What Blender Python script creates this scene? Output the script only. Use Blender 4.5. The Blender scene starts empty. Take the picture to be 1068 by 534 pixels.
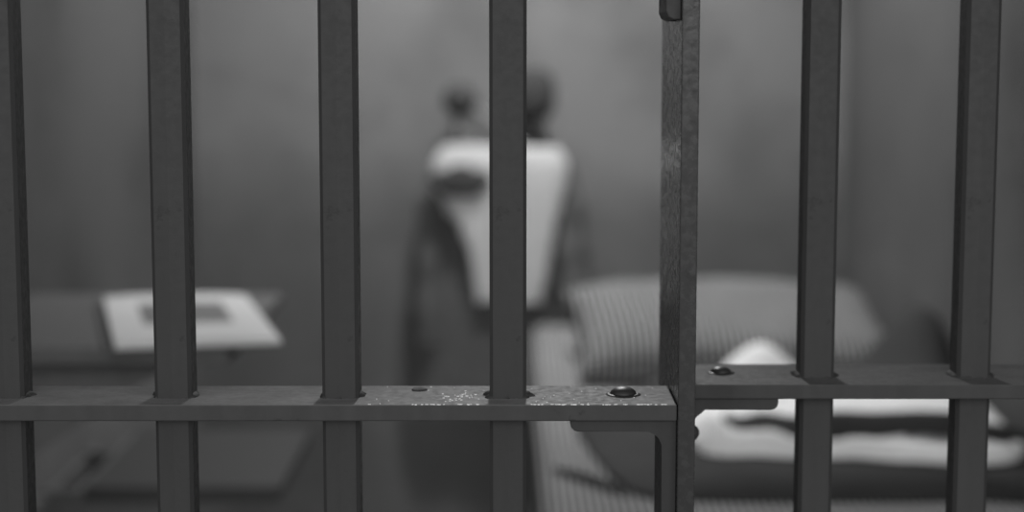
import bpy, bmesh, math, random
from mathutils import Vector, Matrix, noise

S = bpy.context.scene
C = S.collection
PI = math.pi
random.seed(7)

# ------------------------------------------------------------------ camera
cam_data = bpy.data.cameras.new('camera')
cam = bpy.data.objects.new('camera', cam_data)
C.objects.link(cam)
cam.location = (0, 0, 1.15)
cam.rotation_euler = (math.radians(90 - 6.5), 0, 0)
cam_data.sensor_fit = 'HORIZONTAL'
cam_data.sensor_width = 36
cam_data.lens = 1800 / 1068 * 36
cam_data.clip_start = 0.02
cam_data.dof.use_dof = True
cam_data.dof.focus_distance = 1.29
cam_data.dof.aperture_fstop = 2.35
cam_data.dof.aperture_blades = 7
S.camera = cam

# ------------------------------------------------------------------ light and exposure
world = bpy.data.worlds.new('world')
S.world = world
world.use_nodes = True
bg = world.node_tree.nodes['Background']
bg.inputs['Color'].default_value = (1, 1, 1, 1)
bg.inputs['Strength'].default_value = 0.50

def sun(name, az, el, strength, ang):
    d = bpy.data.lights.new(name, 'SUN')
    d.energy = strength
    d.angle = math.radians(ang)
    d.color = (1, 1, 1)
    o = bpy.data.objects.new(name, d)
    C.objects.link(o)
    a, e = math.radians(az), math.radians(el)
    dirv = Vector((math.sin(a) * math.cos(e), math.cos(a) * math.cos(e), -math.sin(e)))
    o.rotation_euler = dirv.to_track_quat('-Z', 'Y').to_euler()
    o.location = (-2 * dirv.x, -2 * dirv.y, 3)
    return o

# added fill suns behind the camera, lifting the dark tones
sun('front_fill', 0, 15, 1.05, 20)
sun('front_fill_left', 28, 10, 0.46, 20)
sun('front_fill_right', -28, 10, 0.58, 20)

S.view_settings.view_transform = 'Standard'
S.view_settings.look = 'None'
S.view_settings.exposure = 0
S.view_settings.gamma = 1
S.view_settings.use_curve_mapping = False

LAMP = (0.05, 3.50, 2.10)
LAMP_W = 32.0

# ------------------------------------------------------------------ helpers
def tag(o, label, cat, group=None):
    o['label'] = label
    o['category'] = cat
    if group:
        o['group'] = group
    return o

def empty(name, loc, label, cat, group=None):
    o = bpy.data.objects.new(name, None)
    C.objects.link(o)
    o.location = loc
    o.empty_display_size = 0.05
    return tag(o, label, cat, group)

def world_loc(o):
    v = Vector(o.location)
    while o.parent:
        o = o.parent
        v += Vector(o.location)
    return v

def build(name, bm, mat, parent=None, origin=None, smooth=False, angle=None):
    """bm is in world coordinates; origin = where the object's own origin goes"""
    bmesh.ops.recalc_face_normals(bm, faces=bm.faces)
    og = Vector(origin) if origin is not None else Vector((0, 0, 0))
    bmesh.ops.translate(bm, verts=bm.verts, vec=-og)
    me = bpy.data.meshes.new(name)
    bm.to_mesh(me)
    bm.free()
    for p in me.polygons:
        p.use_smooth = smooth
    if angle is not None:
        me.set_sharp_from_angle(angle=math.radians(angle))
    o = bpy.data.objects.new(name, me)
    C.objects.link(o)
    me.materials.append(mat)
    o.location = og
    if parent is not None:
        o.parent = parent
        o.location = og - world_loc(parent)
    return o

def box(bm, x0, x1, y0, y1, z0, z1, bev=0.0, seg=2):
    b = bmesh.new()
    bmesh.ops.create_cube(b, size=1)
    for v in b.verts:
        v.co = Vector(((x0 + x1) / 2 + v.co.x * (x1 - x0), (y0 + y1) / 2 + v.co.y * (y1 - y0), (z0 + z1) / 2 + v.co.z * (z1 - z0)))
    if bev:
        bmesh.ops.bevel(b, geom=list(b.edges), offset=bev, segments=seg, affect='EDGES', profile=0.5)
    join(bm, b)

def join(bm, b):
    me = bpy.data.meshes.new('tmp')
    b.to_mesh(me)
    b.free()
    bm.from_mesh(me)
    bpy.data.meshes.remove(me)

def prism(bm, pts, axis, a, b, bev=0.0):
    """extrude a 2-D outline along an axis ('x': pts=(y,z), 'y': pts=(x,z), 'z': pts=(x,y))"""
    def P(p, t):
        return {'x': (t, p[0], p[1]), 'y': (p[0], t, p[1]), 'z': (p[0], p[1], t)}[axis]
    k = bmesh.new()
    lo = [k.verts.new(P(p, a)) for p in pts]
    hi = [k.verts.new(P(p, b)) for p in pts]
    n = len(pts)
    k.faces.new(lo)
    k.faces.new(hi[::-1])
    for i in range(n):
        k.faces.new((lo[i], lo[(i + 1) % n], hi[(i + 1) % n], hi[i]))
    if bev:
        es = [e for e in k.edges if (e.verts[0] in lo) == (e.verts[1] in lo)]
        bmesh.ops.bevel(k, geom=es, offset=bev, segments=2, affect='EDGES', profile=0.5)
    join(bm, k)

def tube(bm, pts, rad, seg=12, caps=True):
    k = bmesh.new()
    pts = [Vector(p) for p in pts]
    rings = []
    up = Vector((0, 0, 1))
    for i, p in enumerate(pts):
        d = (pts[min(i + 1, len(pts) - 1)] - pts[max(i - 1, 0)]).normalized()
        u = d.cross(up)
        if u.length < 1e-3:
            u = d.cross(Vector((0, 1, 0)))
        u.normalize()
        w = u.cross(d)
        r = rad[i] if isinstance(rad, (list, tuple)) else rad
        rings.append([k.verts.new(p + (u * math.cos(2 * PI * j / seg) + w * math.sin(2 * PI * j / seg)) * r) for j in range(seg)])
    for a, b in zip(rings, rings[1:]):
        for j in range(seg):
            k.faces.new((a[j], a[(j + 1) % seg], b[(j + 1) % seg], b[j]))
    if caps:
        k.faces.new(rings[0])
        k.faces.new(rings[-1][::-1])
    join(bm, k)

def lathe(bm, prof, loc, direction=(0, 0, 1), seg=24):
    """prof: (radius, height) pairs revolved about `direction`"""
    k = bmesh.new()
    q = Vector((0, 0, 1)).rotation_difference(Vector(direction))
    rings = []
    for r, h in prof:
        if r < 1e-6:
            rings.append([k.verts.new(Vector(loc) + q @ Vector((0, 0, h)))])
        else:
            rings.append([k.verts.new(Vector(loc) + q @ Vector((r * math.cos(2 * PI * j / seg), r * math.sin(2 * PI * j / seg), h))) for j in range(seg)])
    for a, b in zip(rings, rings[1:]):
        for j in range(seg):
            j2 = (j + 1) % seg
            if len(a) == 1 and len(b) > 1:
                k.faces.new((a[0], b[j], b[j2]))
            elif len(b) == 1 and len(a) > 1:
                k.faces.new((a[j], a[j2], b[0]))
            elif len(a) > 1:
                k.faces.new((a[j], a[j2], b[j2], b[j]))
    if len(rings[0]) > 1:
        k.faces.new(rings[0][::-1])
    if len(rings[-1]) > 1:
        k.faces.new(rings[-1])
    join(bm, k)

def nz(x, y, z=0.0, s=1.0):
    return noise.noise(Vector((x * s, y * s, z * s + 3.7)))

def smooth01(a, b, x):
    t = max(0.0, min(1.0, (x - a) / (b - a)))
    return t * t * (3 - 2 * t)

def interp(tab, t):
    if t <= tab[0][0]:
        return tab[0][1:]
    for a, b in zip(tab, tab[1:]):
        if t <= b[0]:
            f = (t - a[0]) / (b[0] - a[0])
            f = f * f * (3 - 2 * f)
            return tuple(p + (q - p) * f for p, q in zip(a[1:], b[1:]))
    return tab[-1][1:]

# ------------------------------------------------------------------ materials
def mat(name, col, rough=0.6, spec=0.5, sheen=0.0):
    m = bpy.data.materials.new(name)
    m.use_nodes = True
    nt = m.node_tree
    b = nt.nodes['Principled BSDF']
    b.inputs['Base Color'].default_value = (col, col, col, 1)
    b.inputs['Roughness'].default_value = rough
    b.inputs['Specular IOR Level'].default_value = spec
    return m, nt, b

def nd(nt, typ, **kw):
    n = nt.nodes.new(typ)
    for k, v in kw.items():
        setattr(n, k, v)
    return n

def coords(nt, kind='Object', scale=(1, 1, 1)):
    tc = nd(nt, 'ShaderNodeTexCoord')
    mp = nd(nt, 'ShaderNodeMapping')
    mp.inputs['Scale'].default_value = scale
    nt.links.new(tc.outputs[kind], mp.inputs['Vector'])
    return mp.outputs['Vector']

def noise_tex(nt, vec, scale, detail=4, rough=0.55):
    n = nd(nt, 'ShaderNodeTexNoise')
    n.inputs['Scale'].default_value = scale
    n.inputs['Detail'].default_value = detail
    n.inputs['Roughness'].default_value = rough
    nt.links.new(vec, n.inputs['Vector'])
    return n.outputs['Fac']

def ramp(nt, fac, stops):
    r = nd(nt, 'ShaderNodeValToRGB')
    el = r.color_ramp.elements
    while len(el) < len(stops):
        el.new(0.5)
    for e, (p, c) in zip(el, stops):
        e.position = p
        e.color = (c, c, c, 1)
    nt.links.new(fac, r.inputs['Fac'])
    return r.outputs['Color']

def mixc(nt, fac, a, b, mode='MIX'):
    m = nd(nt, 'ShaderNodeMix', data_type='RGBA', blend_type=mode)
    for sock, v in ((m.inputs[0], fac), (m.inputs[6], a), (m.inputs[7], b)):
        if isinstance(v, (int, float)):
            sock.default_value = v if sock == m.inputs[0] else (v, v, v, 1)
        else:
            nt.links.new(v, sock)
    return m.outputs[2]

def bump(nt, b, h, strength, dist=0.002):
    n = nd(nt, 'ShaderNodeBump')
    n.inputs['Strength'].default_value = strength
    n.inputs['Distance'].default_value = dist
    nt.links.new(h, n.inputs['Height'])
    nt.links.new(n.outputs['Normal'], b.inputs['Normal'])

def m_painted_steel(name, col, fleck=False, rough=0.45, spec=0.3, lit_top=None):
    m, nt, b = mat(name, col, rough, spec)
    v = coords(nt)
    streak = noise_tex(nt, coords(nt, scale=(1, 1, 0.12)), 70, 3)
    fine = noise_tex(nt, v, 160, 4, 0.65)
    base = ramp(nt, streak, [(0.3, col * 0.92), (0.7, col * 1.08)])
    chips = ramp(nt, noise_tex(nt, v, 38, 5, 0.6), [(0.66, 0.0), (0.69, 1.0)])
    base = mixc(nt, chips, base, col * 0.75)
    if fleck:
        vo = nd(nt, 'ShaderNodeTexVoronoi')
        vo.inputs['Scale'].default_value = 230
        nt.links.new(v, vo.inputs['Vector'])
        dots = ramp(nt, vo.outputs['Distance'], [(0.16, 1.0), (0.24, 0.0)])
        where = ramp(nt, noise_tex(nt, v, 24, 2), [(0.60, 0.0), (0.68, 1.0)])
        f = mixc(nt, 1.0, dots, where, 'MULTIPLY')
        base = mixc(nt, f, base, 0.75)
    if lit_top:
        # lighter colour on upward faces stands in for light from above
        geo = nd(nt, 'ShaderNodeNewGeometry')
        sn = nd(nt, 'ShaderNodeSeparateXYZ')
        nt.links.new(geo.outputs['Normal'], sn.inputs[0])
        upf = ramp(nt, sn.outputs['Z'], [(0.75, 0.0), (0.95, 1.0)])
        lit_col = ramp(nt, noise_tex(nt, coords(nt, scale=(0.5, 1, 1)), 45, 5, 0.6), [(0.30, lit_top * 0.72), (0.50, lit_top), (0.75, lit_top * 1.25)])
        base = mixc(nt, upf, base, lit_col)
    nt.links.new(base, b.inputs['Base Color'])
    nt.links.new(ramp(nt, fine, [(0.3, rough - 0.08), (0.7, rough + 0.15)]), b.inputs['Roughness'])
    bump(nt, b, fine, 0.15, 0.001)
    return m

def m_cloth(name, col, rough=0.9, weave=900, var=0.12, spec=0.1):
    m, nt, b = mat(name, col, rough, spec)
    v = coords(nt)
    blot = noise_tex(nt, v, 9, 4)
    nt.links.new(ramp(nt, blot, [(0.3, col * (1 - var)), (0.7, col * (1 + var))]), b.inputs['Base Color'])
    bump(nt, b, noise_tex(nt, v, weave, 2), 0.2, 0.001)
    return m

def m_ticking(name, light, dark, period, duty=0.42):
    m, nt, b = mat(name, light, 0.9, 0.1)
    tc = nd(nt, 'ShaderNodeTexCoord')
    sx = nd(nt, 'ShaderNodeSeparateXYZ')
    nt.links.new(tc.outputs['Object'], sx.inputs[0])
    d = nd(nt, 'ShaderNodeMath', operation='DIVIDE')
    nt.links.new(sx.outputs['X'], d.inputs[0])
    d.inputs[1].default_value = period
    fr = nd(nt, 'ShaderNodeMath', operation='FRACT')
    nt.links.new(d.outputs[0], fr.inputs[0])
    st = ramp(nt, fr.outputs[0], [(0.0, light), (duty, light), (duty + 0.06, dark), (0.94, dark)])
    blot = noise_tex(nt, tc.outputs['Object'], 6, 4)
    grub = ramp(nt, blot, [(0.3, 0.85), (0.7, 1.0)])
    nt.links.new(mixc(nt, 1.0, st, grub, 'MULTIPLY'), b.inputs['Base Color'])
    return m

def m_wall(name, upper, lower, zline):
    """old plaster: pale above, a dark painted dado below with a worn, wavy line, and damp stains"""
    m, nt, b = mat(name, upper, 0.85, 0.2)
    tc = nd(nt, 'ShaderNodeTexCoord')
    v = tc.outputs['Object']
    sx = nd(nt, 'ShaderNodeSeparateXYZ')
    nt.links.new(v, sx.inputs[0])
    wob = noise_tex(nt, v, 3.0, 5, 0.6)
    a1 = nd(nt, 'ShaderNodeMath', operation='MULTIPLY_ADD')
    nt.links.new(wob, a1.inputs[0])
    a1.inputs[1].default_value = 0.35
    nt.links.new(sx.outputs['Z'], a1.inputs[2])
    t = nd(nt, 'ShaderNodeMapRange')
    t.inputs['From Min'].default_value = zline - 0.09 + 0.175
    t.inputs['From Max'].default_value = zline + 0.09 + 0.175
    nt.links.new(a1.outputs[0], t.inputs['Value'])
    stain = ramp(nt, noise_tex(nt, v, 2.3, 5, 0.6), [(0.34, upper * 0.70), (0.5, upper * 0.97), (0.75, upper * 1.08)])
    low = ramp(nt, noise_tex(nt, v, 5, 5, 0.6), [(0.3, lower * 0.85), (0.7, lower * 1.12)])
    nt.links.new(mixc(nt, t.outputs['Result'], low, stain), b.inputs['Base Color'])
    bump(nt, b, noise_tex(nt, v, 25, 6, 0.6), 0.25, 0.01)
    return m

def m_concrete(name, col):
    m, nt, b = mat(name, col, 0.8, 0.2)
    v = coords(nt)
    nt.links.new(ramp(nt, noise_tex(nt, v, 4, 7, 0.6), [(0.3, col * 0.75), (0.7, col * 1.2)]), b.inputs['Base Color'])
    bump(nt, b, noise_tex(nt, v, 40, 5), 0.3, 0.005)
    return m

M_DOOR = m_painted_steel('dark_gloss_paint', 0.033, spec=0.15)
M_CROSS = m_painted_steel('worn_crossbar_lit_top', 0.041, rough=0.55, spec=0.14, lit_top=0.13)
M_STILE = m_painted_steel('glossy_stile_paint', 0.027, rough=0.22, spec=0.32)
M_GRILLE = m_painted_steel('dark_paint_matt', 0.036, rough=0.5, spec=0.15)
M_GRILLE_CROSS = m_painted_steel('pitted_crossbar_lit_top', 0.041, rough=0.55, spec=0.14, lit_top=0.085)
M_GRIME = m_painted_steel('grime', 0.026, rough=0.7)
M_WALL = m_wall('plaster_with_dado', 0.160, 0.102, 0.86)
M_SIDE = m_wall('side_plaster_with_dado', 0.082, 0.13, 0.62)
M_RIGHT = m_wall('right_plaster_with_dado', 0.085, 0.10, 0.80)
M_FLOOR = m_concrete('floor_concrete', 0.16)
M_CEIL = m_concrete('ceiling_plaster', 0.35)
M_FLECK_GLINT = m_cloth('white_fleck_and_glint', 0.8, 0.5, 300, 0.02)
M_RIVET = m_painted_steel('rivet_paint', 0.022, rough=0.40, spec=0.28)
M_PEG = m_painted_steel('dark_peg', 0.05, rough=0.7, spec=0.1)
M_TABLE = m_painted_steel('table_paint', 0.10, rough=0.55)
M_SEAT = m_painted_steel('seat_paint', 0.040, rough=0.6)
M_BRACKET = m_painted_steel('bracket_steel', 0.10, rough=0.55)
M_PAPER = m_cloth('paper', 0.63, 0.8, 300, 0.03)
M_INK = m_cloth('printed_ink', 0.20, 0.8, 300, 0.25)
M_COVER = m_cloth('book_cover', 0.10, 0.7, 300, 0.1)
M_TICK = m_ticking('mattress_ticking', 0.36, 0.07, 0.0115)
M_TICKP = m_ticking('pillow_ticking', 0.33, 0.02, 0.0135)
M_COAT = m_cloth('dark_wool', 0.086)
M_BLANKET = m_cloth('dark_blanket', 0.047)
M_SHIRT = m_cloth('white_cotton', 0.48, var=0.06)
M_SHEET = m_cloth('white_sheet', 0.84, var=0.05)
M_SASH = m_cloth('dark_leather', 0.05)
M_CAP = m_cloth('dark_felt', 0.045)

# ------------------------------------------------------------------ the setting
def struct(name, bm, m):
    o = build(name, bm, m)
    o['kind'] = 'structure'
    return o

XL, XR, YB, ZC = -0.765, 0.80, 4.15, 2.35
YF = 1.20
bm = bmesh.new(); box(bm, -2.6, 2.6, -2.5, YB + 0.15, -0.12, 0); struct('floor', bm, M_FLOOR)
bm = bmesh.new(); box(bm, XL - 0.2, XR + 0.2, YF, YB + 0.15, ZC, ZC + 0.15); struct('ceiling', bm, M_CEIL)
bm = bmesh.new(); box(bm, XL - 0.2, XR + 0.2, YB, YB + 0.15, 0, ZC); struct('wall_back', bm, M_WALL)
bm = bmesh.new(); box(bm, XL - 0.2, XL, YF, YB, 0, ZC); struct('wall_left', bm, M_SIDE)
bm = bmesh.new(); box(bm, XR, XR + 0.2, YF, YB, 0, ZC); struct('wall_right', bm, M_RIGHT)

# ------------------------------------------------------------------ the barred door (front plane) and the fixed grille behind it
Z_CROSS = [0.105, 0.501, 0.897, 1.258, 1.654, 2.05]     # top faces of the flat crossbars

def bar_outline(cx, cy, w, d, ch, ridge):
    a, b = w / 2, d / 2
    return [(cx - a, cy - b + ch), (cx - a + ch, cy - b), (cx, cy - b - ridge), (cx + a - ch, cy - b), (cx + a, cy - b + ch),
            (cx + a, cy + b - ch), (cx + a - ch, cy + b), (cx - a + ch, cy + b), (cx - a, cy + b - ch)]

def weld_bead(bm, cx, cy, z, w):
    """a ragged collar of old paint and weld where a bar goes through the crossbar"""
    k = bmesh.new()
    n = 28
    rings = []
    seed = cx * 31 + z * 7
    for r0, h in ((w * 0.48, 0.0030), (w * 0.55, 0.0024), (w * 0.63, 0.0008), (w * 0.65, -0.0005)):
        ring = []
        for j in range(n):
            a = 2 * PI * j / n
            c, s = math.cos(a), math.sin(a)
            sq = 1.0 / max(abs(c), abs(s)) * 0.5 + 0.5
            r = r0 * sq * (1 + 0.30 * nz(c * 2 + seed, s * 2, seed, 1.6))
            ring.append(k.verts.new((cx + c * r, cy + s * r * 0.8, z + h)))
        rings.append(ring)
    for a, b in zip(rings, rings[1:]):
        for j in range(n):
            k.faces.new((a[j], a[(j + 1) % n], b[(j + 1) % n], b[j]))
    k.faces.new(rings[0])
    k.faces.new(rings[-1][::-1])
    join(bm, k)

def dome_rivet(bm, loc, r, h, direction=(0, 0, 1)):
    prof = [(r * 1.42, -0.0006), (r * 1.25, 0.0007), (r * 1.06, 0.0012)]
    for i in range(7):
        a = PI / 2 * i / 6
        prof.append((r * math.cos(a), 0.0008 + h * math.sin(a)))
    lathe(bm, prof, loc, direction, 24)

def rounded_corner(cx, cz, r, a0, a1, n=6):
    return [(cx + r * math.cos(math.radians(a0 + (a1 - a0) * i / n)), cz + r * math.sin(math.radians(a0 + (a1 - a0) * i / n))) for i in range(n + 1)]

DZ0, DZ1 = 0.02, 2.28
door = empty('cell_door', (-0.28, 1.29, 0), 'barred steel cell door nearest the camera, with a riveted flat crossbar and end stile', 'cell door')
AY0, AY1 = 1.250, 1.328
door_bars = [-0.003 - 0.1258 * k for k in range(6)]
bar0 = None
for i, x in enumerate(door_bars):
    if bar0 is None:
        bm = bmesh.new()
        prism(bm, bar_outline(x, 1.289, 0.0276, 0.0276, 0.0026, 0.0010), 'z', DZ0, DZ1)
        bar0 = build('bar', bm, M_DOOR, door, (x, 1.289, 0))
        bm = bmesh.new()
        weld_bead(bm, x, 1.289, Z_CROSS[2], 0.0276)
        bead0 = build('weld_bead', bm, M_GRIME, bar0, (x, 1.289, Z_CROSS[2]), smooth=True, angle=40)
    else:
        b2 = bar0.copy(); C.objects.link(b2)
        b2.location.x = bar0.location.x + (x - door_bars[0])
        bm = bmesh.new()
        weld_bead(bm, x, 1.289, Z_CROSS[2], 0.0276)
        b3 = build('weld_bead', bm, M_GRIME, b2, None, smooth=True, angle=40)
        b3.location = (-x, -1.289, 0)

for k, z in enumerate(Z_CROSS):
    bm = bmesh.new()
    box(bm, XL + 0.004, 0.1215, AY0 + 0.0005, AY1 - 0.001, z - 0.0122, z, 0.0011, 2)
    cb = build('crossbar', bm, M_CROSS, door, (-0.28, 1.289, z))
    if k == 2:
        for (x, y, r, h) in ((0.0845, 1.291, 0.0100, 0.0052), (-0.415, 1.291, 0.0100, 0.0052)):
            bm = bmesh.new(); dome_rivet(bm, (x, y, z), r, h)
            build('rivet', bm, M_RIVET, cb, (x, y, z), smooth=True, angle=50)
        bm = bmesh.new()
        kk = bmesh.new()
        vs = []
        for j in range(14):
            a = 2 * PI * j / 14
            r = 0.0046 * (1 + 0.5 * nz(math.cos(a) * 3, math.sin(a) * 3, 5))
            vs.append((-0.0715 + 1.25 * r * math.cos(a), 1.309 + 1.3 * r * math.sin(a)))
        kk.free()
        prism(bm, vs, 'z', z - 0.0004, z + 0.0011, 0.0004)
        build('paint_chip', bm, M_GRIME, cb, (-0.0715, 1.309, z))
        rnd = random.Random(11)
        spots = [(rnd.gauss(-0.040, 0.008), rnd.gauss(1.279, 0.012), rnd.uniform(0.0005, 0.0013)) for _ in range(34)]
        spots += [(rnd.uniform(-0.105, 0.11), rnd.uniform(1.254, 1.324), rnd.uniform(0.0003, 0.0006)) for _ in range(34)]
        spots += [(rnd.uniform(-0.112, 0.118), AY0 + rnd.uniform(0.0016, 0.0026), rnd.uniform(0.0004, 0.0009)) for _ in range(70)]  # this row stands in for the highlight along the front edge
        bm = bmesh.new()
        for (x, y, q) in spots:
            if abs(x + 0.003) < 0.017 and (y > 1.27 or y < AY0 + 0.01) or y < AY0 + 0.0014 or y > AY1 - 0.003:
                continue
            sx = q * rnd.uniform(1.0, 2.2) if y < AY0 + 0.004 else q
            n = 7
            vs = [(x + sx * math.cos(2 * PI * j / n) * rnd.uniform(0.7, 1.2), y + q * math.sin(2 * PI * j / n) * rnd.uniform(0.7, 1.2)) for j in range(n)]
            prism(bm, vs, 'z', z - 0.0002, z + 0.0003)
        o = build('flecks_and_glints', bm, M_FLECK_GLINT, cb, (0, 1.289, z))
        o['kind'] = 'stuff'
        o['label'] = 'tiny white paint flecks and a painted edge highlight on the dark crossbar'

bm = bmesh.new(); box(bm, 0.1222, 0.1350, AY0, AY1, DZ0, DZ1, 0.0010, 2)
build('stile', bm, M_STILE, door, (0.1286, 1.289, 0))

def l_bracket(bm, xs, sgn, tab, ztop, zend, th, y0, y1):
    """angle bracket in the corner under a crossbar: tab along the crossbar, leg down the stile (sgn=-1: tab to the left)"""
    r = 0.010
    pts = [(0, ztop), (tab, ztop), ]
    pts = [(0, 0), (tab, 0)]
    pts += [(tab - 0.006 + px, -th + 0.006 + pz) for px, pz in ((0.006, 0.0), (0.0052, -0.003), (0.003, -0.0052), (0, -0.006))]
    # fillet into the leg
    leg = th + 0.0015
    for i in range(7):
        a = PI / 2 * i / 6
        pts.append((leg + r - r * math.sin(a), -th - r + r * math.cos(a)))
    pts += [(leg, -(ztop - zend) + 0.006), (leg - 0.0018, -(ztop - zend) + 0.0018), (leg - 0.006, -(ztop - zend)), (0, -(ztop - zend))]
    out = [(xs + sgn * px, ztop + pz) for px, pz in pts]
    prism(bm, out, 'y', y0, y1, 0.0008)

for k in (2, 3):
    z = Z_CROSS[k] - 0.0122
    bm = bmesh.new()
    l_bracket(bm, 0.1222, -1, 0.079, z, z - 0.092 if k == 2 else 1.1785, 0.0095, AY0 + 0.008, AY1 - 0.008)
    build('corner_bracket', bm, M_DOOR, door, (0.118, 1.289, z))
# hanger rail part at the top and kick plate at the bottom
bm = bmesh.new(); box(bm, XL + 0.004, 0.135, 1.262, 1.316, 2.281, 2.335, 0.003)
build('hanger_rail', bm, M_DOOR, door, (-0.28, 1.289, 2.28))
bm = bmesh.new(); box(bm, XL + 0.004, 0.135, 1.262, 1.316, 0.0, 0.0195, 0.002)
build('bottom_rail', bm, M_DOOR, door, (-0.28, 1.289, 0))

grille = empty('fixed_grille', (0.46, 1.377, 0), 'fixed barred panel right of the door stile, set slightly farther back', 'cell bars')
BY0, BY1 = 1.3295, 1.424
grille_bars = [0.2440, 0.3690, 0.4940, 0.6190, 0.7440]
for i, x in enumerate(grille_bars):
    bm = bmesh.new()
    prism(bm, bar_outline(x, 1.372, 0.0270, 0.0270, 0.0028, 0.0010), 'z', DZ0, DZ1)
    gb = build('bar', bm, M_GRILLE, grille, (x, 1.372, 0))
    bm = bmesh.new()
    weld_bead(bm, x, 1.372, Z_CROSS[2], 0.0285)
    build('weld_bead', bm, M_GRIME, gb, (x, 1.372, Z_CROSS[2]), smooth=True, angle=40)
for k, z in enumerate(Z_CROSS):
    bm = bmesh.new()
    box(bm, 0.1415, XR - 0.002, BY0 + 0.0005, BY1 - 0.001, z - 0.0115, z, 0.0011, 2)
    cb = build('crossbar', bm, M_GRILLE_CROSS, grille, (0.46, 1.377, z))
    if k == 2:
        bm = bmesh.new(); dome_rivet(bm, (0.1695, 1.382, z), 0.0085, 0.0045)
        build('rivet', bm, M_RIVET, cb, (0.1695, 1.382, z), smooth=True, angle=50)
bm = bmesh.new(); box(bm, 0.1228, 0.1410, BY0, BY1, DZ0, DZ1, 0.0010, 2)
post = build('post', bm, M_STILE, grille, (0.132, 1.377, 0))
bm = bmesh.new(); dome_rivet(bm, (0.1410, 1.360, 0.8525), 0.0075, 0.0085, (1, 0, 0))
build('rivet', bm, M_GRILLE, post, (0.141, 1.360, 0.8525), smooth=True, angle=50)
bm = bmesh.new()
z = Z_CROSS[2] - 0.0115
pts = [(0.1410, z), (0.2095, z)] + [(0.2035 + px, z - 0.0095 + 0.005 + pz) for px, pz in ((0.006, 0.0), (0.0052, -0.0026), (0.003, -0.0045), (0, -0.005))]
pts += rounded_corner(0.152, z - 0.0125, 0.003, 90, 180, 5)
pts += [(0.1475, z - 0.0125), (0.145, z - 0.0145), (0.1432, z - 0.019), (0.1410, z - 0.021)]
prism(bm, pts, 'y', BY0 + 0.006, BY1 - 0.02, 0.0006)
build('corner_bracket', bm, M_GRILLE, grille, (0.17, 1.377, z))
bm = bmesh.new(); box(bm, 0.1228, XR - 0.002, 1.345, 1.41, 2.281, 2.345, 0.003)
build('top_rail', bm, M_GRILLE, grille, (0.46, 1.377, 2.28))
bm = bmesh.new(); box(bm, 0.1228, XR - 0.002, 1.345, 1.41, 0.0, 0.0195, 0.002)
build('bottom_rail', bm, M_GRILLE, grille, (0.46, 1.377, 0))

# ------------------------------------------------------------------ ceiling lamp (lights the cell)
lamp = empty('pendant_lamp', (LAMP[0], LAMP[1], ZC), 'pendant lamp with a small metal shade hanging from the cell ceiling by the back wall', 'lamp')
LX, LY, LZ = LAMP
bm = bmesh.new(); lathe(bm, [(0.05, 0.0), (0.05, -0.012), (0.035, -0.024), (0.0, -0.024)], (LX, LY, ZC), (0, 0, 1), 24)
build('ceiling_rose', bm, M_BRACKET, lamp, (LX, LY, ZC), smooth=True, angle=40)
bm = bmesh.new(); tube(bm, [(LX, LY, ZC - 0.02), (LX, LY, LZ + 0.09)], 0.007, 12)
build('rod', bm, M_BRACKET, lamp, (LX, LY, ZC), smooth=True, angle=40)
bm = bmesh.new(); lathe(bm, [(0.0, 0.10), (0.025, 0.10), (0.035, 0.085), (0.09, 0.03), (0.135, 0.015), (0.135, 0.012), (0.088, 0.026), (0.03, 0.08), (0.0, 0.085)], (LX, LY, LZ), (0, 0, 1), 32)
build('lamp_shade', bm, M_BRACKET, lamp, (LX, LY, LZ), smooth=True, angle=40)
ld = bpy.data.lights.new('lamp_light', 'AREA')
ld.shape = 'DISK'
ld.size = 0.16
ld.energy = LAMP_W
lo = bpy.data.objects.new('lamp_light', ld)
C.objects.link(lo)
lo.parent = lamp
lo.location = (0, 0, LZ - ZC + 0.008)

# ------------------------------------------------------------------ fold-down table and seat on the left wall
TZ = 0.78
table = empty('wall_table', (XL, 2.46, TZ), 'small dark fold-down table fixed to the left wall, carrying the open book', 'table')
bm = bmesh.new(); box(bm, XL + 0.004, -0.366, 2.197, 2.722, TZ - 0.022, TZ, 0.003)
build('table_top', bm, M_TABLE, table, (XL, 2.46, TZ))
def wall_bracket(y, z, reach, drop, parent):
    bm = bmesh.new()
    prism(bm, [(XL + 0.001, z), (XL + reach, z), (XL + reach, z - 0.02), (XL + 0.025, z - drop), (XL + 0.001, z - drop)], 'y', y - 0.008, y + 0.008, 0.001)
    build('bracket', bm, M_BRACKET, parent, (XL, y, z))
wall_bracket(2.30, TZ - 0.022, 0.30, 0.20, table)
wall_bracket(2.62, TZ - 0.022, 0.30, 0.20, table)
SZ = 0.48
seat = empty('wall_stool', (XL, 2.88, SZ), 'low fold-down stool on the left wall, below and beyond the small table', 'stool')
bm = bmesh.new(); box(bm, -0.678, -0.366, 2.665, 3.095, SZ - 0.025, SZ, 0.004)
build('panel', bm, M_SEAT, seat, (XL, 2.88, SZ))
bm = bmesh.new(); tube(bm, [(-0.686, 2.66, SZ - 0.014), (-0.686, 3.10, SZ - 0.014)], 0.008, 12); box(bm, XL + 0.001, XL + 0.012, 2.66, 3.10, SZ - 0.09, SZ - 0.03, 0.002)
build('hinge', bm, M_BRACKET, seat, (XL, 2.88, SZ))
wall_bracket(2.74, SZ - 0.025, 0.32, 0.18, seat)
wall_bracket(3.02, SZ - 0.025, 0.32, 0.18, seat)

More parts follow.
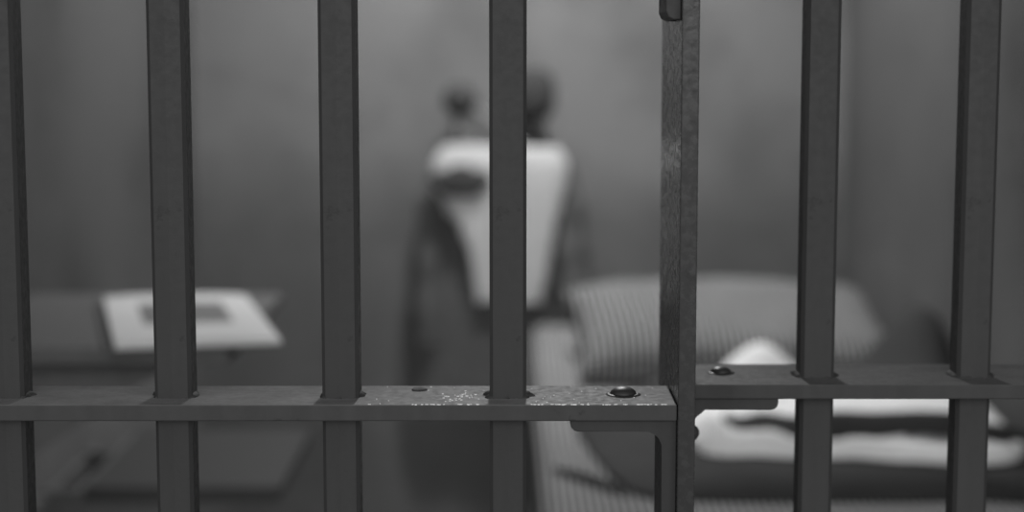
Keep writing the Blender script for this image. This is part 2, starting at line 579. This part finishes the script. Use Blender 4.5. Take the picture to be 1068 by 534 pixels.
# ------------------------------------------------------------------ book on the table
BA, BB, BC, BD = Vector((-0.618, 2.588, 0)), Vector((-0.408, 2.620, 0)), Vector((-0.299, 2.206, 0)), Vector((-0.503, 2.160, 0))
book = empty('book', (-0.457, 2.39, TZ), 'flat white book with a dark picture, lying on the small wall table', 'book')
def quad_at(u, v):
    return BA.lerp(BB, u).lerp(BD.lerp(BC, u), v)
def slab(u0, u1, v0, v1, zf, z0, n=18):
    k = bmesh.new()
    g = {}
    for i in range(n + 1):
        for j in range(n + 1):
            u, v = u0 + (u1 - u0) * i / n, v0 + (v1 - v0) * j / n
            p = quad_at(u, v)
            g[i, j, 1] = k.verts.new((p.x, p.y, TZ + zf(u, v)))
            g[i, j, 0] = k.verts.new((p.x, p.y, TZ + z0(u, v)))
    for i in range(n):
        for j in range(n):
            k.faces.new((g[i, j, 1], g[i + 1, j, 1], g[i + 1, j + 1, 1], g[i, j + 1, 1]))
            k.faces.new((g[i, j, 0], g[i, j + 1, 0], g[i + 1, j + 1, 0], g[i + 1, j, 0]))
    for i in range(n):
        k.faces.new((g[i, 0, 1], g[i, 0, 0], g[i + 1, 0, 0], g[i + 1, 0, 1]))
        k.faces.new((g[i, n, 1], g[i + 1, n, 1], g[i + 1, n, 0], g[i, n, 0]))
        k.faces.new((g[0, i, 1], g[0, i + 1, 1], g[0, i + 1, 0], g[0, i, 0]))
        k.faces.new((g[n, i, 1], g[n, i, 0], g[n, i + 1, 0], g[n, i + 1, 1]))
    return k
def page_z(u, v):
    return 0.0045 + 0.011 * (1 - (2 * u - 1) ** 4 * 0.35) * (0.93 + 0.07 * math.cos(PI * v))
bm = slab(-0.055, 1.01, -0.01, 1.012, lambda u, v: 0.0042, lambda u, v: 0.0006, 2)
build('cover', bm, M_COVER, book, (-0.457, 2.39, TZ))
bm = slab(0, 1, 0, 1, page_z, lambda u, v: 0.0043)
pages = build('pages', bm, M_PAPER, book, (-0.457, 2.39, TZ), smooth=True, angle=45)
bm = slab(0.21, 0.78, 0.24, 0.68, lambda u, v: page_z(u, v) + 0.0006, lambda u, v: page_z(u, v) + 0.0001, 8)
o = build('printed_picture', bm, M_INK, pages, (-0.457, 2.39, TZ))
o['label'] = 'dark printed block in the middle of the white page'

# ------------------------------------------------------------------ bed
BX0, BX1, BYN, BYFAR = 0.032, 0.785, 2.02, 3.985
MZ = 0.54
bunk = empty('bunk', (0.41, 3.02, 0), 'low dark metal bunk frame along the right wall, under the striped mattress', 'bed')
bm = bmesh.new(); box(bm, BX0 + 0.01, BX1 - 0.003, BYN, BYFAR, 0.395, 0.43, 0.004)
build('bed_frame', bm, M_BRACKET, bunk, (0.41, 3.02, 0.41))
for x in (BX0 + 0.035, BX1 - 0.035):
    for y in (BYN + 0.04, BYFAR - 0.04):
        bm = bmesh.new(); box(bm, x - 0.017, x + 0.017, y - 0.017, y + 0.017, 0, 0.3955, 0.003)
        build('leg', bm, M_BRACKET, bunk, (x, y, 0))

def pad(cx, cy, z0, a, b, th, edge, zfun=None, nx=50, ny=90, pw=0.5):
    """a cushion-like solid: rectangular plan, rounded edges"""
    k = bmesh.new()
    g = {}
    for i in range(nx + 1):
        for j in range(ny + 1):
            # denser near the borders
            u = -math.cos(PI * i / nx); v = -math.cos(PI * j / ny)
            x, y = u * a, v * b
            dx, dy = (a - abs(x)) / edge, (b - abs(y)) / edge
            fx = 1 - max(0, 1 - dx) ** 2
            fy = 1 - max(0, 1 - dy) ** 2
            h = math.sqrt(max(0, fx)) * math.sqrt(max(0, fy))
            zt = z0 + th / 2 + th / 2 * h + (zfun(x, y) * h if zfun else 0)
            zb = z0 + th / 2 - th / 2 * h
            g[i, j, 1] = (cx + x, cy + y, zt)
            g[i, j, 0] = (cx + x, cy + y, zb)
    V = {key: k.verts.new(c) for key, c in g.items()}
    for i in range(nx):
        for j in range(ny):
            k.faces.new((V[i, j, 1], V[i + 1, j, 1], V[i + 1, j + 1, 1], V[i, j + 1, 1]))
            k.faces.new((V[i, j, 0], V[i, j + 1, 0], V[i + 1, j + 1, 0], V[i + 1, j, 0]))
    bmesh.ops.remove_doubles(k, verts=k.verts, dist=0.0002)
    return k
bm = pad((BX0 + BX1) / 2, (BYN + BYFAR) / 2, 0.431, (BX1 - BX0) / 2 - 0.003, (BYFAR - BYN) / 2 - 0.005, MZ - 0.431, 0.035,
         lambda x, y: 0.004 * nz(x, y, 1.0, 5))
tag(build('mattress', bm, M_TICK, None, (0.41, 3.02, 0.431), smooth=True), 'thin striped ticking mattress on the bunk along the right wall', 'mattress')

# pillow: built flat around its own origin, then tipped up at the back
def pillow_mesh(a, b, th):
    k = bmesh.new()
    nx, ny = 64, 40
    V = {}
    for i in range(nx + 1):
        for j in range(ny + 1):
            u = -math.cos(PI * i / nx); v = -math.cos(PI * j / ny)
            pin = 1 - 0.07 * (1 - abs(u) ** 2) * abs(v) ** 4
            pin2 = 1 - 0.06 * (1 - abs(v) ** 2) * abs(u) ** 4
            x, y = u * a * pin2, v * b * pin
            h = max(0, (1 - u ** 4)) ** 0.36 * max(0, (1 - v ** 4)) ** 0.45
            w = 0.012 * nz(x, y, 2.0, 6) + 0.006 * nz(x, y, 5.0, 14)
            V[i, j, 1] = k.verts.new((x, y, th * (0.54 * h) + w * h))
            V[i, j, 0] = k.verts.new((x, y, -th * 0.46 * h))
    for i in range(nx):
        for j in range(ny):
            k.faces.new((V[i, j, 1], V[i + 1, j, 1], V[i + 1, j + 1, 1], V[i, j + 1, 1]))
            k.faces.new((V[i, j, 0], V[i, j + 1, 0], V[i + 1, j + 1, 0], V[i + 1, j, 0]))
    bmesh.ops.remove_doubles(k, verts=k.verts, dist=0.0004)
    return k
pl = build('pillow', pillow_mesh(0.318, 0.205, 0.135), M_TICKP, None, None, smooth=True)
pl.location = (0.430, 3.385, MZ + 0.066)
pl.rotation_euler = (math.radians(14), math.radians(1.0), math.radians(3))
_m = Matrix.Translation(pl.location) @ pl.rotation_euler.to_matrix().to_4x4()
_mi = _m.inverted()
for v in pl.data.vertices:                      # the underside settles flat on the mattress
    w = _m @ v.co
    if w.z < MZ + 0.008:
        w.z = MZ + 0.008
        v.co = _mi @ w
tag(pl, 'plump striped ticking pillow at the far end of the bed', 'pillow')

# ------------------------------------------------------------------ soft heaps on the bed
def heap(outline, base, hfun, nr=40, nt=120, edge=0.35, power=0.5):
    """solid heap lying on base(x,y): outline(theta)->(x,y); hfun(x,y) thickness above base, rounded off at the rim"""
    k = bmesh.new()
    cx = sum(outline(2 * PI * j / nt)[0] for j in range(nt)) / nt
    cy = sum(outline(2 * PI * j / nt)[1] for j in range(nt)) / nt
    top, bot = [], []
    for i in range(1, nr + 1):
        r = 1 - (1 - i / nr) ** 1.6
        row, low = [], []
        for j in range(nt):
            ox, oy = outline(2 * PI * j / nt)
            x, y = cx + (ox - cx) * r, cy + (oy - cy) * r
            d = (1 - r) / edge
            f = (1 - max(0, 1 - d) ** 2) ** power
            zb = base(x, y)
            row.append(k.verts.new((x, y, zb + 0.002 + hfun(x, y) * f)))
            low.append(k.verts.new((x, y, zb)))
        top.append(row)
        bot.append(low)
    ct = k.verts.new((cx, cy, base(cx, cy) + 0.002 + hfun(cx, cy)))
    cb = k.verts.new((cx, cy, base(cx, cy)))
    for j in range(nt):
        j2 = (j + 1) % nt
        k.faces.new((ct, top[0][j], top[0][j2]))
        k.faces.new((cb, bot[0][j2], bot[0][j]))
        for a, b in zip(top, top[1:]):
            k.faces.new((a[j], b[j], b[j2], a[j2]))
        for a, b in zip(bot, bot[1:]):
            k.faces.new((a[j], a[j2], b[j2], b[j]))
        k.faces.new((top[-1][j], bot[-1][j], bot[-1][j2], top[-1][j2]))
    return k

def poly_outline(pts, wob=0.006, seed=0.0):
    """closed Catmull-Rom outline through points, as a function of angle 0..2pi"""
    n = len(pts)
    def f(t):
        s = (t / (2 * PI)) % 1.0 * n
        i = int(s); u = s - i
        p0, p1, p2, p3 = (pts[(i + q) % n] for q in (-1, 0, 1, 2))
        out = []
        for a in (0, 1):
            out.append(0.5 * (2 * p1[a] + (p2[a] - p0[a]) * u + (2 * p0[a] - 5 * p1[a] + 4 * p2[a] - p3[a]) * u * u + (3 * p1[a] - p0[a] - 3 * p2[a] + p3[a]) * u ** 3))
        return (out[0] + wob * nz(t * 1.5, seed), out[1] + wob * nz(t * 1.5, seed + 9))
    return f

MT = MZ + 0.003
bl_out = poly_outline([(0.185, 2.36), (0.25, 2.345), (0.40, 2.335), (0.62, 2.34), (0.765, 2.36), (0.772, 2.80), (0.765, 3.13), (0.45, 3.10), (0.17, 3.02), (0.112, 2.93), (0.112, 2.74), (0.132, 2.54), (0.158, 2.42)])
def bl_h(x, y):
    hump = 0.055 * math.exp(-((x - 0.46) / 0.22) ** 2 - ((y - 3.03) / 0.09) ** 2)
    hump += 0.125 * smooth01(0.60, 0.72, x) * math.exp(-((y - 3.01) / 0.10) ** 2)
    return 0.012 + 0.022 * smooth01(0.12, 0.38, x) + hump + (0.003 + 0.007 * smooth01(0.12, 0.38, x)) * nz(x, y, 0.4, 7) + 0.003 * nz(x, y, 1.4, 19)
tag(build('blanket', heap(bl_out, lambda x, y: MT, bl_h, edge=0.16), M_BLANKET, None, (0.44, 2.85, MT), smooth=True),
    'dark rumpled blanket spread on the mattress in front of the pillow', 'blanket')

# white sheet: a tall crumpled hump behind, a lower roll in front with a dark roll as fold shade between
SB = MT + 0.024
def bl_top(x, y):
    return MT + 0.0045 + bl_h(x, y)
sh_out = poly_outline([(0.275, 2.53), (0.30, 2.485), (0.38, 2.455), (0.50, 2.415), (0.62, 2.39), (0.725, 2.41), (0.755, 2.55), (0.74, 2.75), (0.60, 2.86), (0.42, 2.87), (0.31, 2.80), (0.27, 2.66)])
def sh_h(x, y):
    peak = 0.090 * math.exp(-((x - 0.405) / 0.075) ** 2 - ((y - 2.78) / 0.085) ** 2)
    right = 0.036 * math.exp(-((x - 0.62) / 0.16) ** 2 - ((y - 2.66) / 0.12) ** 2)
    yr = roll_y(x) - 0.055
    front = (0.012 * math.exp(-((x - 0.39) / 0.09) ** 2) + 0.014) * math.exp(-((y - yr) / 0.026) ** 2)
    left = 0.030 * math.exp(-((x - 0.30) / 0.022) ** 2 - ((y - 2.56) / 0.08) ** 2)
    fold = 0.007 * math.sin(60 * (y + 0.35 * (x - 0.45) ** 2 + 0.03 * nz(x, y, 3, 6))) * smooth01(0.36, 0.52, x)
    return max(0.005, 0.012 + peak + right + front + left + fold + 0.006 * nz(x, y, 6.2, 11))
def roll_y(x):
    return interp([(0.28, 2.575), (0.37, 2.53), (0.42, 2.495), (0.475, 2.47), (0.545, 2.455), (0.62, 2.445), (0.74, 2.44)], x)[0]
tag(build('bed_sheet', heap(sh_out, bl_top, sh_h, nr=60, nt=160, edge=0.14), M_SHEET, None, (0.5, 2.66, SB), smooth=True),
    'bright white crumpled sheet heaped on the dark blanket', 'sheet')

# dark rolls added as the shade in the sheet's folds
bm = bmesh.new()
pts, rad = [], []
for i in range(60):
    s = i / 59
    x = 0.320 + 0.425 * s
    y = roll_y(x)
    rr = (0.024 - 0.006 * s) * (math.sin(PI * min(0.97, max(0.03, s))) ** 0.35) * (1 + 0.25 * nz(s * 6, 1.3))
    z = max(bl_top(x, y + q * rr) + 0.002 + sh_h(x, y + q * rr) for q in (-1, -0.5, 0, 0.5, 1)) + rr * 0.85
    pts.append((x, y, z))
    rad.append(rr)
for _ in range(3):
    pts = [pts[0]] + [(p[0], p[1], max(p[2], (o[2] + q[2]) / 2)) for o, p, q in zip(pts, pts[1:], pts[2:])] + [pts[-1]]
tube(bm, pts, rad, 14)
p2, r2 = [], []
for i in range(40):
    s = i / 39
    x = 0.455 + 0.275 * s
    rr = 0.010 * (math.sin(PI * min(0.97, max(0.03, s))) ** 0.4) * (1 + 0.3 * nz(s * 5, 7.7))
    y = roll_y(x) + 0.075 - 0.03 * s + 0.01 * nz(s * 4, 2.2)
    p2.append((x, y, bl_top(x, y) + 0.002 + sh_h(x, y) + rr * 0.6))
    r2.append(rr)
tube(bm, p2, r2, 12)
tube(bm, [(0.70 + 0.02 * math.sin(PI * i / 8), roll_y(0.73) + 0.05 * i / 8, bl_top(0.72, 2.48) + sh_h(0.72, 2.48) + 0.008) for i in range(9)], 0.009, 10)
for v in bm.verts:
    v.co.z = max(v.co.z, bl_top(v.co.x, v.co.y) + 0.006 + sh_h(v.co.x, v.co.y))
tag(build('fold_shade_roll', bm, M_BLANKET, None, (0.5, 2.63, SB), smooth=True),
    'dark rolls standing in for shaded folds across the white sheet', 'cloth')

bm = bmesh.new()  # thin dark streak across the mattress
pts = []
rad = []
for i in range(16):
    s = i / 15
    pts.append((0.062 + 0.098 * s, 2.515 - 0.14 * s + 0.012 * math.sin(PI * s), MT + 0.004))
    rad.append(0.012 * (0.35 + 0.65 * math.sin(PI * (0.08 + 0.84 * s))))
tube(bm, pts, rad, 12)
for v in bm.verts:
    v.co.z = MT + 0.0035 + (v.co.z - MT - 0.004) * 0.3
tag(build('dark_streak', bm, M_BLANKET, None, (0.11, 2.44, MT), smooth=True),
    'thin dark streak on the striped mattress beside the blanket', 'strap')

# ------------------------------------------------------------------ pegs and clothes on the back wall
def peg(x, z, r, ln, label):
    t = empty('wall_peg', (x, YB, z), label, 'peg', 'clothes pegs on the back wall')
    bm = bmesh.new(); lathe(bm, [(0.026, 0.0), (0.026, 0.005), (0.021, 0.009), (0.0, 0.009)], (x, YB, z), (0, -1, 0), 24)
    build('rosette', bm, M_PEG, t, (x, YB, z), smooth=True, angle=40)
    bm = bmesh.new(); tube(bm, [(x, YB - 0.004, z), (x, YB - ln, z + 0.004)], 0.009, 14)
    build('stem', bm, M_PEG, t, (x, YB, z), smooth=True, angle=40)
    bm = bmesh.new()
    prof = [(0.0, -r)] + [(r * math.cos(a), r * math.sin(a)) for a in [(-80 + 160 * i / 12) * PI / 180 for i in range(13)]] + [(0.0, r)]
    lathe(bm, prof, (x, YB - ln - r * 0.8, z + 0.004), (0, -1, 0), 24)
    build('knob', bm, M_PEG, t, (x, YB - ln, z), smooth=True)
    return t
peg(-0.122, 1.052, 0.040, 0.06, 'dark round wall peg above the left shoulder of the white shirt')
peg(0.045, 1.085, 0.024, 0.06, 'wall peg under the dark cap')

def garment(tab, yc, amp, freq, seed, lean=0.0, n_v=60, n_t=72):
    """hanging closed cloth body. tab rows: (z, x_left, x_right, half_depth)"""
    k = bmesh.new()
    zt, zb = tab[-1][0], tab[0][0]
    rows = []
    for i in range(n_v + 1):
        z = zb + (zt - zb) * i / n_v
        xl, xr, hd = interp(tab, z)
        row = []
        for j in range(n_t):
            a = 2 * PI * j / n_t
            c, s = math.cos(a), math.sin(a)
            x = (xl + xr) / 2 + (xr - xl) / 2 * math.copysign(abs(c) ** 0.8, c)
            fold = amp * (math.sin(freq * x + 3 * nz(z, seed, 0, 3) + seed) + 0.7 * nz(x * 2, z * 0.6, seed, 9)) * (0.35 + 0.65 * (zt - z) / (zt - zb))
            y = yc + lean * (zt - z) - hd * math.copysign(abs(s) ** 0.7, s) + (fold * (0.5 + 0.5 * s))
            row.append(k.verts.new((x, y, z + 0.006 * nz(x * 3, seed, z, 4))))
        rows.append(row)
    for a, b in zip(rows, rows[1:]):
        for j in range(n_t):
            k.faces.new((a[j], a[(j + 1) % n_t], b[(j + 1) % n_t], b[j]))
    k.faces.new(rows[0][::-1])
    k.faces.new(rows[-1])
    return k

coat = empty('coat', (-0.04, 4.08, 1.0), 'long dark coat hanging on the back wall behind the white shirt', 'coat')
bm = garment([(0.33, -0.235, 0.150, 0.034), (0.55, -0.240, 0.145, 0.034), (0.80, -0.225, 0.135, 0.034), (0.90, -0.185, 0.115, 0.032), (0.97, -0.10, 0.075, 0.024), (1.0, -0.075, 0.06, 0.014)], 4.092, 0.004, 52, 1.0)
build('coat_body', bm, M_COAT, coat, (-0.04, 4.08, 1.0), smooth=True)
for pts, rad in ((((-0.145, 4.088, 0.90), (-0.178, 4.082, 0.80), (-0.198, 4.078, 0.66), (-0.203, 4.077, 0.50), (-0.203, 4.078, 0.46)), [0.032, 0.036, 0.036, 0.035, 0.033]),
                 (((0.105, 4.085, 0.90), (0.130, 4.07, 0.80), (0.140, 4.06, 0.68), (0.155, 4.055, 0.56), (0.163, 4.055, 0.50)), [0.034, 0.038, 0.040, 0.045, 0.046])):
    bm = bmesh.new()
    P, R = [], []
    for i in range(25):
        s = i / 24 * (len(pts) - 1)
        q = min(int(s), len(pts) - 2); f = s - q
        P.append(Vector(pts[q]).lerp(Vector(pts[q + 1]), f))
        R.append((rad[q] * (1 - f) + rad[q + 1] * f) * (1 + 0.07 * math.sin(i * 1.3)))
    tube(bm, P, R, 20)
    build('sleeve', bm, M_COAT, coat, P[0], smooth=True, angle=60)
bm = bmesh.new()
tube(bm, [(-0.075, 4.088, 0.995), (-0.128, 4.09, 1.055), (-0.122, 4.09, 1.067), (-0.114, 4.09, 1.055), (-0.062, 4.088, 0.995)], 0.002, 8)
build('hanging_loop', bm, M_COAT, coat, (-0.07, 4.088, 1.0), smooth=True)

shirt = empty('shirt', (-0.02, 4.02, 0.95), 'white sleeveless shirt hanging from the pegs in front of the dark coat', 'shirt')
bm = garment([(0.580, -0.084, 0.068, 0.013), (0.66, -0.092, 0.085, 0.015), (0.70, -0.099, 0.091, 0.016), (0.755, -0.120, 0.100, 0.017), (0.81, -0.158, 0.114, 0.018), (0.86, -0.186, 0.126, 0.019), (0.905, -0.186, 0.130, 0.018), (0.937, -0.170, 0.118, 0.012), (0.949, -0.155, 0.105, 0.006)], 4.012, 0.006, 60, 4.0, 0.06)
build('shirt_body', bm, M_SHIRT, shirt, (-0.02, 4.02, 0.95), smooth=True)
bm = bmesh.new()
tube(bm, [(-0.12, 4.02, 0.944), (-0.131, 4.072, 1.056), (-0.122, 4.074, 1.067), (-0.113, 4.072, 1.058), (0.045, 4.02, 0.944)], 0.0018, 8)
build('hanging_cord', bm, M_SHIRT, shirt, (-0.05, 4.02, 0.96), smooth=True)
bm = bmesh.new()
P = [(-0.185 + 0.135 * i / 16, 3.994 - 0.010 * math.sin(PI * i / 16), 0.869 + 0.003 * math.sin(i)) for i in range(17)]
tube(bm, P, [0.036 * math.sin(PI * (0.06 + 0.88 * i / 16)) ** 0.7 for i in range(17)], 16)
for v in bm.verts:
    v.co.y = 3.994 + (v.co.y - 3.984) * 0.28
o = build('sash', bm, M_SASH, shirt, (-0.12, 4.0, 0.86), smooth=True)
o['label'] = 'dark rolled sash across the chest of the white shirt'

bm = bmesh.new()
prof = [(0.0, 0.064), (0.025, 0.061), (0.043, 0.050), (0.054, 0.028), (0.056, 0.002), (0.051, -0.028), (0.040, -0.050), (0.030, -0.058), (0.027, -0.056), (0.036, -0.046), (0.046, -0.02), (0.046, 0.02), (0.0, 0.05)]
lathe(bm, prof, (0.045, 4.053, 1.066), (0, 0, 1), 32)
for v in bm.verts:
    v.co.x += 0.006 * nz(v.co.x, v.co.z, v.co.y, 20)
    v.co.y = 4.053 + (v.co.y - 4.053) * 0.75
tag(build('cap', bm, M_CAP, None, (0.045, 4.053, 1.06), smooth=True), 'dark rounded cap hanging on the wall above the white shirt', 'cap')
